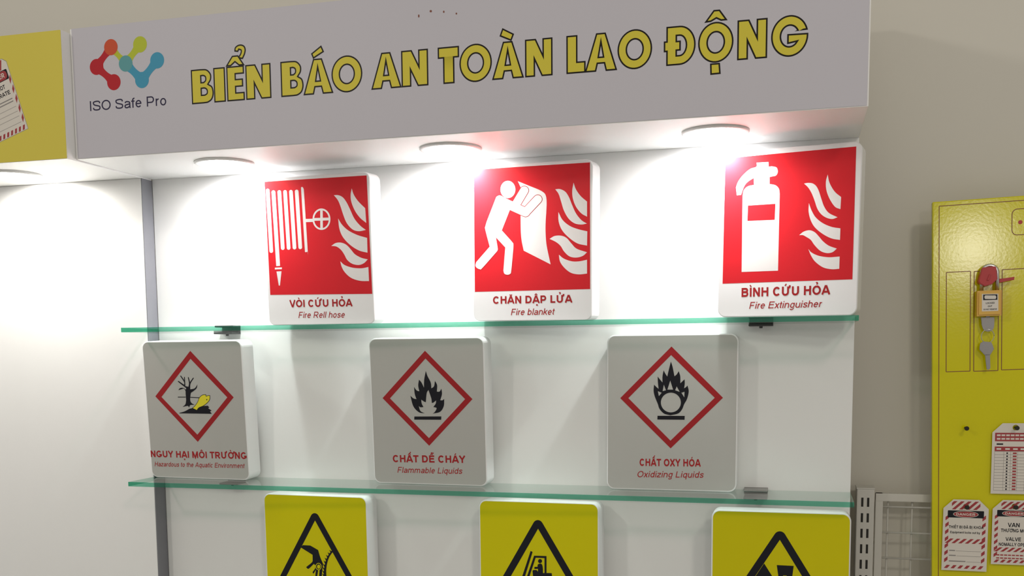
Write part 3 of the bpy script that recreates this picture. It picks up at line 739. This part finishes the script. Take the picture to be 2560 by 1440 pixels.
# --- oxidizing liquids
fr = sign_frame(.9299, -.0403, Z2, 0.0, -.0057, -.0010)
t = sign('white sign with red diamond and flame over a ring, right end of the middle shelf', fr)
T = Tracer(fr, 1460, 800, 3.2)
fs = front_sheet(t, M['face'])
flat('diamond_frame', [[sharp('700,212 1112,622 693,1027 290,625'), sharp('697,280 1046,622 692,965 355,625')]], M['diamond'], fs, 0.0005, tr=T)
flat('flame_ring_pictogram', [[outline('691,762 640,748 604,710 590,670 566,610 557,565 561,517 | 578,535 597,551 | 592,505 589,452 | 608,476 628,500 | 628,450 637,402 | 650,428 666,452 | 680,392 695,332 | 708,372 724,450 | 742,435 758,409 | 770,450 771,506 | 788,490 805,474 | 806,510 801,546 | 816,537 828,524 | 838,572 824,632 802,672 784,715 752,748 691,762'),
                               ellipse(695, 660, 80, 79), sharp('690,484 713,557 667,557'), sharp('639,517 656,562 629,569'), sharp('742,531 766,575 729,562'), sharp('591,569 622,582 599,609'), sharp('804,574 803,619 779,582')],
                              sharp('588,766 806,767 805,798 587,796')], M['black'], fs, 0.0005, tr=T)
text_px('caption', T, 'CHẤT OXY HÓA', (445, 1167), (935, 1173), (445, 1109), M['redink'], fs, 0.0005, bold=0.215)
text_px('subtitle', T, 'Oxidizing Liquids', (423, 1257), (958, 1262), (424, 1208), M['redink'], fs, 0.0005, bold=0.135, shear=0.22)

# --- yellow warning signs (their lower halves and captions are below the picture)
def meet(p, q, a, b):
    d1 = (q[0] - p[0], q[1] - p[1]); d2 = (b[0] - a[0], b[1] - a[1]); den = d1[0] * d2[1] - d1[1] * d2[0]
    t = ((a[0] - p[0]) * d2[1] - (a[1] - p[1]) * d2[0]) / den
    return (p[0] + d1[0] * t, p[1] + d1[1] * t)
def round_poly(p, rad, n=6):
    out = []
    for i, c in enumerate(p):
        a, b = Vector(p[i - 1]) - Vector(c), Vector(p[(i + 1) % len(p)]) - Vector(c); a.normalize(); b.normalize()
        half = a.angle(b) / 2; bi = (a + b).normalized(); ctr = Vector(c) + bi * rad / math.sin(half)
        s0, s1 = Vector(c) + a * rad / math.tan(half) - ctr, Vector(c) + b * rad / math.tan(half) - ctr
        t0, t1 = math.atan2(s0.y, s0.x), math.atan2(s1.y, s1.x); dt = (t1 - t0 + math.pi) % (2 * math.pi) - math.pi
        out += [(ctr.x + rad * math.cos(t0 + dt * k / n), ctr.y + rad * math.sin(t0 + dt * k / n)) for k in range(n + 1)]
    return out
def warning(label, fr, T, left, right, inner, shapes):
    """left, right = two points on each outer side of the triangle, inner = its inner apex"""
    t = sign(label, fr)
    fs = front_sheet(t, M['yface'])
    l0, l1, r0, r1 = (T(*p) for p in (*left, *right)); ap = meet(l0, l1, r0, r1); ia = T(*inner)
    kl, kr = (l1[0] - l0[0]) / (l1[1] - l0[1]), (r1[0] - r0[0]) / (r1[1] - r0[1])
    base = ap[1] - 0.176 / (kl - kr)
    A, Lc, Rc = Vector(ap), Vector((ap[0] + kl * (base - ap[1]), base)), Vector((ap[0] + kr * (base - ap[1]), base))
    th = abs((Vector(ia) - A).cross((Lc - A).normalized()))
    ctr = (A * (Lc - Rc).length + Lc * (A - Rc).length + Rc * (A - Lc).length) / ((Lc - Rc).length + (A - Rc).length + (A - Lc).length)
    inr = ctr.y - base; k = 1 - th / inr
    inn = [tuple(ctr + (p - ctr) * k) for p in (A, Rc, Lc)]
    flat('triangle_frame', [[round_poly([tuple(A), tuple(Rc), tuple(Lc)], 0.0085), inn]], M['black'], fs, 0.0005)
    for nm, g, m, h in shapes: flat(nm, g, m, fs, h, tr=T)
    return t
fr = sign_frame(.3249, -.0493, Z3, -.0832, .0027, .0059); T = Tracer(fr, 600, 1180, 5.5375)
saw = [outline('1300,1085 1240,1170 1208,1260 1195,1350 1198,1450 1215,1540 | 1178,1540 1160,1440 1165,1340 1182,1250 1212,1170 1262,1095 |')]
for a, b, c in ((1262, 1095, -10), (1238, 1128, -14), (1215, 1165, -18), (1196, 1205, -20), (1182, 1245, -22), (1172, 1290, -24), (1166, 1335, -26), (1162, 1380, -26), (1162, 1425, -26)):
    saw.append([(a + 6, b), (a - 26, b + c * .4 - 12), (a + 2, b + 34)])
warning('yellow triangle sign with hand and saw blade, left on the lowest shelf', fr, T,
        ((990, 590), (555, 1440)), ((1080, 590), (1550, 1440)), (1034, 680),
        [('saw_pictogram', saw, M['black'], 0.0006),
         ('hand_pictogram', [outline('840,1042 | 872,1012 | 915,1014 975,1018 | 1082,1080 | 1112,1180 1150,1268 | 1148,1300 | 1140,1360 1132,1450 | 1098,1450 1102,1360 | 1084,1352 | 1070,1440 | 1045,1440 1052,1352 | 1018,1405 1005,1385 | 1040,1335 1046,1290 | 1022,1272 | 960,1332 938,1338 916,1316 | 998,1248 1006,1200 1005,1146 |')], M['black'], 0.0007),
         ('finger_ring_pictogram', [[ellipse(1088, 1308, 42, 50, 28), ellipse(1088, 1308, 33, 41, 28)], ellipse(1090, 1310, 22, 28, 24)], M['yface'], 0.0009)])
fr = sign_frame(.7194, -.0533, Z3, -.0548, -.0124, .0061); T = Tracer(fr, 1160, 1200, 6.0)
warning('yellow triangle sign with a forklift truck, centre of the lowest shelf', fr, T,
        ((1060, 610), (585, 1440)), ((1160, 615), (1640, 1440)), (1107, 738),
        [('forklift_pictogram', [sharp('1000,1063 1029,1079 880,1560 835,1560'), sharp('1052,1135 1236,1140 1232,1172 1075,1165 945,1560 905,1560'), sharp('1208,1140 1238,1140 1238,1405 1208,1405'),
          ellipse(1141, 1216, 30, 31, 28), outline('1104,1300 1108,1268 1145,1253 1172,1270 1184,1330 1184,1402 | 1110,1402 | 1110,1332 | 1060,1332 1056,1314 1062,1302 | 1098,1302 |'),
          outline('1028,1362 1040,1350 | 1085,1350 1105,1368 | 1120,1395 | 1300,1396 1318,1410 | 1335,1560 | 1240,1620 | 1010,1620 | 1035,1440 |')], M['black'], 0.0007)])
fr = sign_frame(1.0978, -.0769, Z3, .0009, -.0090, .0016); T = Tracer(fr, 1740, 1200, 5.565)
warning('yellow triangle sign with black block shapes, right on the lowest shelf', fr, T,
        ((1110, 730), (700, 1336)), ((1222, 728), (1595, 1336)), (1162, 838),
        [('block_pictogram', [sharp('820,1350 948,1160 1200,1560 690,1560'), [sharp('1124,1183 1359,1195 1320,1480 1165,1480'), sharp('1212,1328 1262,1330 1262,1400 1212,1400')]], M['black'], 0.0007)])

# ------------------------------------------------------------------ slotted upright and mesh grid on the right
up = thing('slotted_upright', 'cream steel upright with double rows of slots, right of the display panel', 'shelving post', Matrix.Translation((1.2262, 0.06, 0)))
ST_TOP = 1.331
box('channel', -0.0133, 0.0133, 0.0, 0.040, 0.0, ST_TOP, M['post'], up, bevel=0.0015)
sl = bmesh.new()
for k in range(52):
    z = ST_TOP - 0.0135 - 0.025 * k
    for x in (-0.0048, 0.0040):
        box_bm(sl, x - 0.0017, x + 0.0017, -0.0002, 0.0015, z - 0.0145, z)
bm_link('slot_rows', sl, M['slot'], up)
box('top_cap', -0.0138, 0.0138, -0.0004, 0.0404, ST_TOP, ST_TOP + 0.002, M['post'], up)
gp = thing('mesh_grid', 'cream wire mesh grid panel partly behind the yellow lockout board', 'wire grid', Matrix.Translation((1.2425, 0.078, 0)))
GW, G0, G1 = 0.52, 0.35, 1.3225
fb = bmesh.new()
for a in ((0, .0115, 0, .012, G0, G1), (GW - .0115, GW, 0, .012, G0, G1), (0, GW, -.0004, .0124, G1 - .0125, G1), (0, GW, 0, .012, G0, G0 + .012)):
    box_bm(fb, *a, 0.001)
bm_link('frame', fb, M['post'], gp)
wb = bmesh.new()
xw = 0.0195
while xw < GW - .02:
    tube_bm(wb, [(xw, 0.007, G0 + .006), (xw, 0.007, G1 - .006)], 0.0015, 8); xw += 0.0365
zw = G1 - 0.0215
while zw > G0 + .02:
    tube_bm(wb, [(.006, 0.0042, zw), (GW - .006, 0.0042, zw)], 0.0015, 8); zw -= 0.0415
bm_link('wires', wb, M['post'], gp, True)

# ------------------------------------------------------------------ lockout board
ROLL = 0.029
bu, bv = Vector((math.cos(ROLL), 0, math.sin(ROLL))), Vector((-math.sin(ROLL), 0, math.cos(ROLL)))
BF = Frame((1.3100, 0.050, 1.7718), bu, bv)          # top left corner of the front
bd = thing('lockout_board', 'glossy yellow lockout board with maroon lines hung on the right', 'board', BF.mat())
BW, BH = 0.40, 0.64
bmb = bmesh.new(); box_bm(bmb, 0, BW, 0, 0.016, -BH, 0, 0.0015)
bm_link('panel', bmb, M['board'], bd)
TBd = Tracer(BF, 2300, 460, 2.88)
LW = 0.0011
lines = []
def seg(a, b, w=LW): lines.append([bar(a, b, w, False, False)])
def boxl(x0, y0, x1, y1): 
    for a, b in (((x0, y0), (x1, y0)), ((x1, y0), (x1, y1)), ((x1, y1), (x0, y1)), ((x0, y1), (x0, y0))): seg(a, b)
fx, fy = TBd(138, 160)
boxl(fx, fy, BW - fx, -BH - fy)
p0, p1 = TBd(190, 637), TBd(360, 1347); q0, q1 = TBd(390, 630), TBd(561, 1343)
boxl(p0[0], p0[1], p1[0], p1[1]); boxl(q0[0], q0[1], q1[0], q1[1])
s0, s1 = TBd(592, 617), TBd(594, 1338)
step = q0[0] - p0[0]
for k in range(3): boxl(s0[0] + step * k, s0[1], s0[0] + step * (k + 1) - (q0[0] - p1[0]), s1[1])
r0 = TBd(660, 180); r1 = TBd(660, 372)
cx = TBd(722, 275)
o_ = rrect(r0[0], r1[1], 2 * cx[0] - r0[0], r0[1], 0.008); i_ = rrect(r0[0] + LW, r1[1] + LW, 2 * cx[0] - r0[0] - LW, r0[1] - LW, 0.007)
lines.append([o_, i_])
flat('printed_lines', lines, M['bline'], bd, 0.0004)
flat('red_dot', [ellipse(cx[0], cx[1], 0.0030, 0.0030, 24)], M['lockred'], bd, 0.0005)
TC = Tracer(BF, 2300, 960, 3.0)
def peg(x, y, length=0.016):
    bm = bmesh.new(); cyl_bm(bm, (x, -0.0001, y), (x, -length, y), 0.0016, seg=12)
    cyl_bm(bm, (x, -length, y), (x, -length - 0.002, y), 0.0034, 0.0028, 16)
    return bm_link('peg', bm, M['slot'], bd)
H1, H2, H3 = TC(713, 325), TC(342, 915), TC(705, 915)
for a in (TC(339, 328), H1, H2, H3): peg(*a)
LK = TBd(487, 655); peg(LK[0], LK[1] + 0.012, 0.010)

# ------------------------------------------------------------------ tags hanging on the board
def hang_frame(h, roll=0.0):       # plumb frame through a peg
    p = BF.o + BF.u * h[0] + BF.v * h[1] + BF.n * 0.0045
    return Frame(p, (math.cos(roll), 0, math.sin(roll)), (-math.sin(roll), 0, math.cos(roll)))
def paper_tag(label, h, w, ht, hole_y, roll=0.0):
    fr = hang_frame(h, roll)
    t = thing('lockout_tag', label, 'tag', fr.mat(), 'lockout tags hanging on the yellow board')
    dn = ht - hole_y
    ring = [(x, y - dn) for x, y in tag_shape(w, ht, 0.014)]
    hole = ellipse(0, 0, 0.0042, 0.0042, 20)
    bm = bmesh.new()
    flat_o = flat('card', [[ring, hole]], M['tag'], t, 0.0)
    md = flat_o.modifiers.new('thickness', 'SOLIDIFY'); md.thickness = 0.0006; md.offset = -1
    bm.free()
    return flat_o, (lambda fx, fy: ((fx - .5) * w, (1 - fy) * ht - dn)), w, ht, dn
def danger_print(t, m, w, ht, dn, mid_row):
    k = lambda x, y: (x, y - dn)
    a, b = -w / 2 + .0035, w / 2 - .0035
    g = stripes(-w / 2 + .012, w / 2 - .012, ht * .86, ht * .975, 4, .013, .5)
    g = [[p for p in q] for q in g if all(math.hypot(p[0], p[1] - dn) > 0.0 for p in q)]
    g += stripes(a, b, ht * .03, ht * .075, 6, .004) + columns(a, a + .0048, ht * .11, ht * .80, 7, .004) + columns(b - .0048, b, ht * .11, ht * .80, 7, .004)
    g += stripes(a, b, ht * mid_row, ht * (mid_row + .065), 6, .008)
    flat('stripes', g, M['tagred'], t, 0.0003, tr=k)
    flat('band', [rrect(a + .003, ht * .745, b - .003, ht * .845, .001)], M['black'], t, 0.0005, tr=k)
    flat('oval', [[ellipse(0, ht * .795, w * .28, ht * .046, 36), ellipse(0, ht * .795, w * .268, ht * .040, 36)]], M['tag'], t, 0.0007, tr=k)
    flat('oval_fill', [ellipse(0, ht * .795, w * .265, ht * .038, 36)], M['tagred'], t, 0.0007, tr=k)
    lettering('title', [('DANGER', m(.29, .223), m(.71, .223), ht * .034, .19, 0)], M['tag'], t, 0.0009)
t, m, w, ht, dn = paper_tag('red striped danger tag with blank name lines, lower left on the yellow board', H2, .0645, .1110, .0105, 0.0)
danger_print(t, m, w, ht, dn, .385)
lettering('wording', [('THIẾT BỊ ĐÃ BỊ KHÓA', m(.13, .405), m(.90, .405), .0044, .19, 0), ('Equipment locks out by', m(.17, .475), m(.83, .475), .0034, .19, 0)], M['black'], t, 0.0004)
flat('fill_in_lines', [rect(*m(.16, y + .010), *m(.16 + l, y - .004)) for y, l in ((.715, .13), (.785, .15), (.865, .37))] + [rect(*m(.16 + l + .02, y + .010), *m(.86, y + .006)) for y, l in ((.715, .13), (.785, .15), (.865, .37))], M['taggrey'], t, 0.0004)
t, m, w, ht, dn = paper_tag('red striped danger tag marked valve open, lower right on the yellow board', H3, .0610, .0995, .0095, 0.004)
danger_print(t, m, w, ht, dn, .20)
lettering('wording', [('VAN', m(.36, .415), m(.63, .415), .0064, .19, 0), ('THƯỜNG MỞ', m(.20, .495), m(.80, .495), .0052, .19, 0), ('VALVE', m(.32, .63), m(.68, .63), .0056, .19, 0), ('NOMALLY OPEN', m(.17, .71), m(.83, .71), .0050, .19, 0)], M['black'], t, 0.0004)
flat('small_print', [rect(*m(.12 + i * .09, y), *m(.12 + i * .09 + .07, y - .018)) for y in (.862, .91) for i in range(8)], M['tagred'], t, 0.0004)
t, m, w, ht, dn = paper_tag('white inspection record tag with red table header, upper right on the yellow board', H1, .0640, .1075, .0065, 0.006)
flat('header_bands', [rect(*m(.06, .255), *m(.94, .135)), rect(*m(.06, .395), *m(.94, .33))], M['tagred'], t, 0.0003)
flat('header_text', [rect(*m(.10 + i * .10, y + .012), *m(.10 + i * .10 + .08, y - .012)) for y, n in ((.17, 8), (.22, 8)) for i in range(n)]
     + [rect(*m(a, .375), *m(a + .10, .352)) for a in (.10, .29, .46, .62, .78)], M['tag'], t, 0.0005)
gl = []
for k in range(14): gl.append(rect(*m(.06, .40 + .0425 * k + .002), *m(.94, .40 + .0425 * k - .002)))
for a in (.06, .26, .41, .56, .72, .937): gl.append(rect(*m(a, .955), *m(a + .005, .40)))
flat('table_grid', gl, M['taggrey'], t, 0.0003)
flat('table_figures', [rect(*m(.46, .40 + .0425 * k + .034), *m(.54, .40 + .0425 * k + .012)) for k in range(13)], M['tagred'], t, 0.0005)
flat('table_numbers', [rect(*m(.32, .40 + .0425 * k + .034), *m(.35, .40 + .0425 * k + .012)) for k in range(13)], M['black'], t, 0.0005)

for a, b in ((.10, .24), (.76, .86)): flat('form_field', [rect(*m(a, .305), *m(b, .285))], M['black'], t, 0.0005)

# ------------------------------------------------------------------ padlock, red lockout cover and keys
def px_ring(txt, smooth=False): return [TBd(*p) for p in (outline(txt) if smooth else sharp(txt))]
lo = thing('lockout_cover', 'red plastic lockout cover with a side tab above the yellow padlock', 'lockout device', BF.mat())
prism('cover_body', px_ring('406,706 429,616 438,608 522,600 531,606 541,690 500,728 450,742 414,722'), 0.002, 0.020, M['lockred'], lo, 0.0009)
prism('side_tab', px_ring('530,690 600,682 668,672 666,694 600,706 535,722'), 0.009, 0.013, M['lockred'], lo, 0.0008)
prism('rib', px_ring('462,700 482,655 495,655 478,702'), 0.019, 0.022, M['lockred'], lo, 0.0006)
pd = thing('padlock', 'orange yellow padlock with white label hanging on the yellow board', 'padlock', BF.mat())
prism('lock_body', px_ring('398,775 572,768 570,950 395,956'), 0.003, 0.021, M['lockbody'], pd, 0.0022)
sb = bmesh.new()
sa, sc = TBd(432, 775), TBd(545, 770); top = TBd(490, 592)
mx_, rx_ = (sa[0] + sc[0]) / 2, (sc[0] - sa[0]) / 2
shackle_path = [(sa[0], -0.012, sa[1] - .002)] + [(mx_ - rx_ * math.cos(a), -0.012 + 0.0, top[1] - rx_ + rx_ * math.sin(a)) for a in [math.pi * k / 14 for k in range(15)]] + [(sc[0], -0.012, sc[1] - .002)]
tube_bm(sb, [(x, y - 0.0105, z) if 0 else (x, y, z) for x, y, z in shackle_path], 0.0030, 10)
bm_link('shackle', sb, M['chrome'], pd, True)
flat('label_sheet', [px_ring('428,797 545,795 545,917 428,921')], M['tag'], pd, 0.0212)
flat('label_band', [[px_ring('437,802 538,800 538,838 437,841'), [TBd(*p) for p in rrect(446, 807, 530, 833, 10)]]], M['black'], pd, 0.0214)
lettering('label_wording', [('LOCKED', TBd(456, 868), TBd(518, 866), .0024, .19, 0), ('OUT', TBd(470, 890), TBd(502, 889), .0024, .19, 0), ('DO NOT REMOVE', TBd(440, 912), TBd(535, 909), .0020, .19, 0)], M['black'], pd, 0.0214)
k1 = thing('key', 'grey key standing in the bottom of the padlock', 'key', BF.mat(), 'padlock keys')
prism('key_head', px_ring('430,962 | 525,960 | 520,1040 490,1062 452,1056 434,1015 |', True), 0.010, 0.0125, M['keygrey'], k1, 0.0005)
prism('key_blade', px_ring('465,950 492,949 492,963 465,964'), 0.0105, 0.012, M['keygrey'], k1)
rg = bmesh.new(); rc = TBd(478, 1096); rr_ = 0.0088
tube_bm(rg, [(rc[0] + rr_ * math.cos(a), -0.0115 - 0.0016 * math.sin(a * 1), rc[1] + rr_ * 1.15 * math.sin(a)) for a in [2 * math.pi * k / 32 for k in range(33)]], 0.0006, 8)
tag(bm_link('key_ring', rg, M['chrome'], None, True), 'thin wire ring joining the two grey keys under the padlock', 'key ring')
bpy.data.objects['key_ring'].matrix_world = BF.mat()
k2 = thing('key', 'grey key hanging from the thin ring below the padlock', 'key', BF.mat(), 'padlock keys')
prism('key_head', px_ring('418,1192 424,1150 446,1134 | 498,1140 510,1155 522,1188 | 496,1230 | 456,1232 |', True), 0.010, 0.0125, M['keygrey'], k2, 0.0005)
prism('key_blade', px_ring('458,1228 494,1227 497,1325 485,1338 470,1334'), 0.0105, 0.012, M['keygrey'], k2, 0.0003)
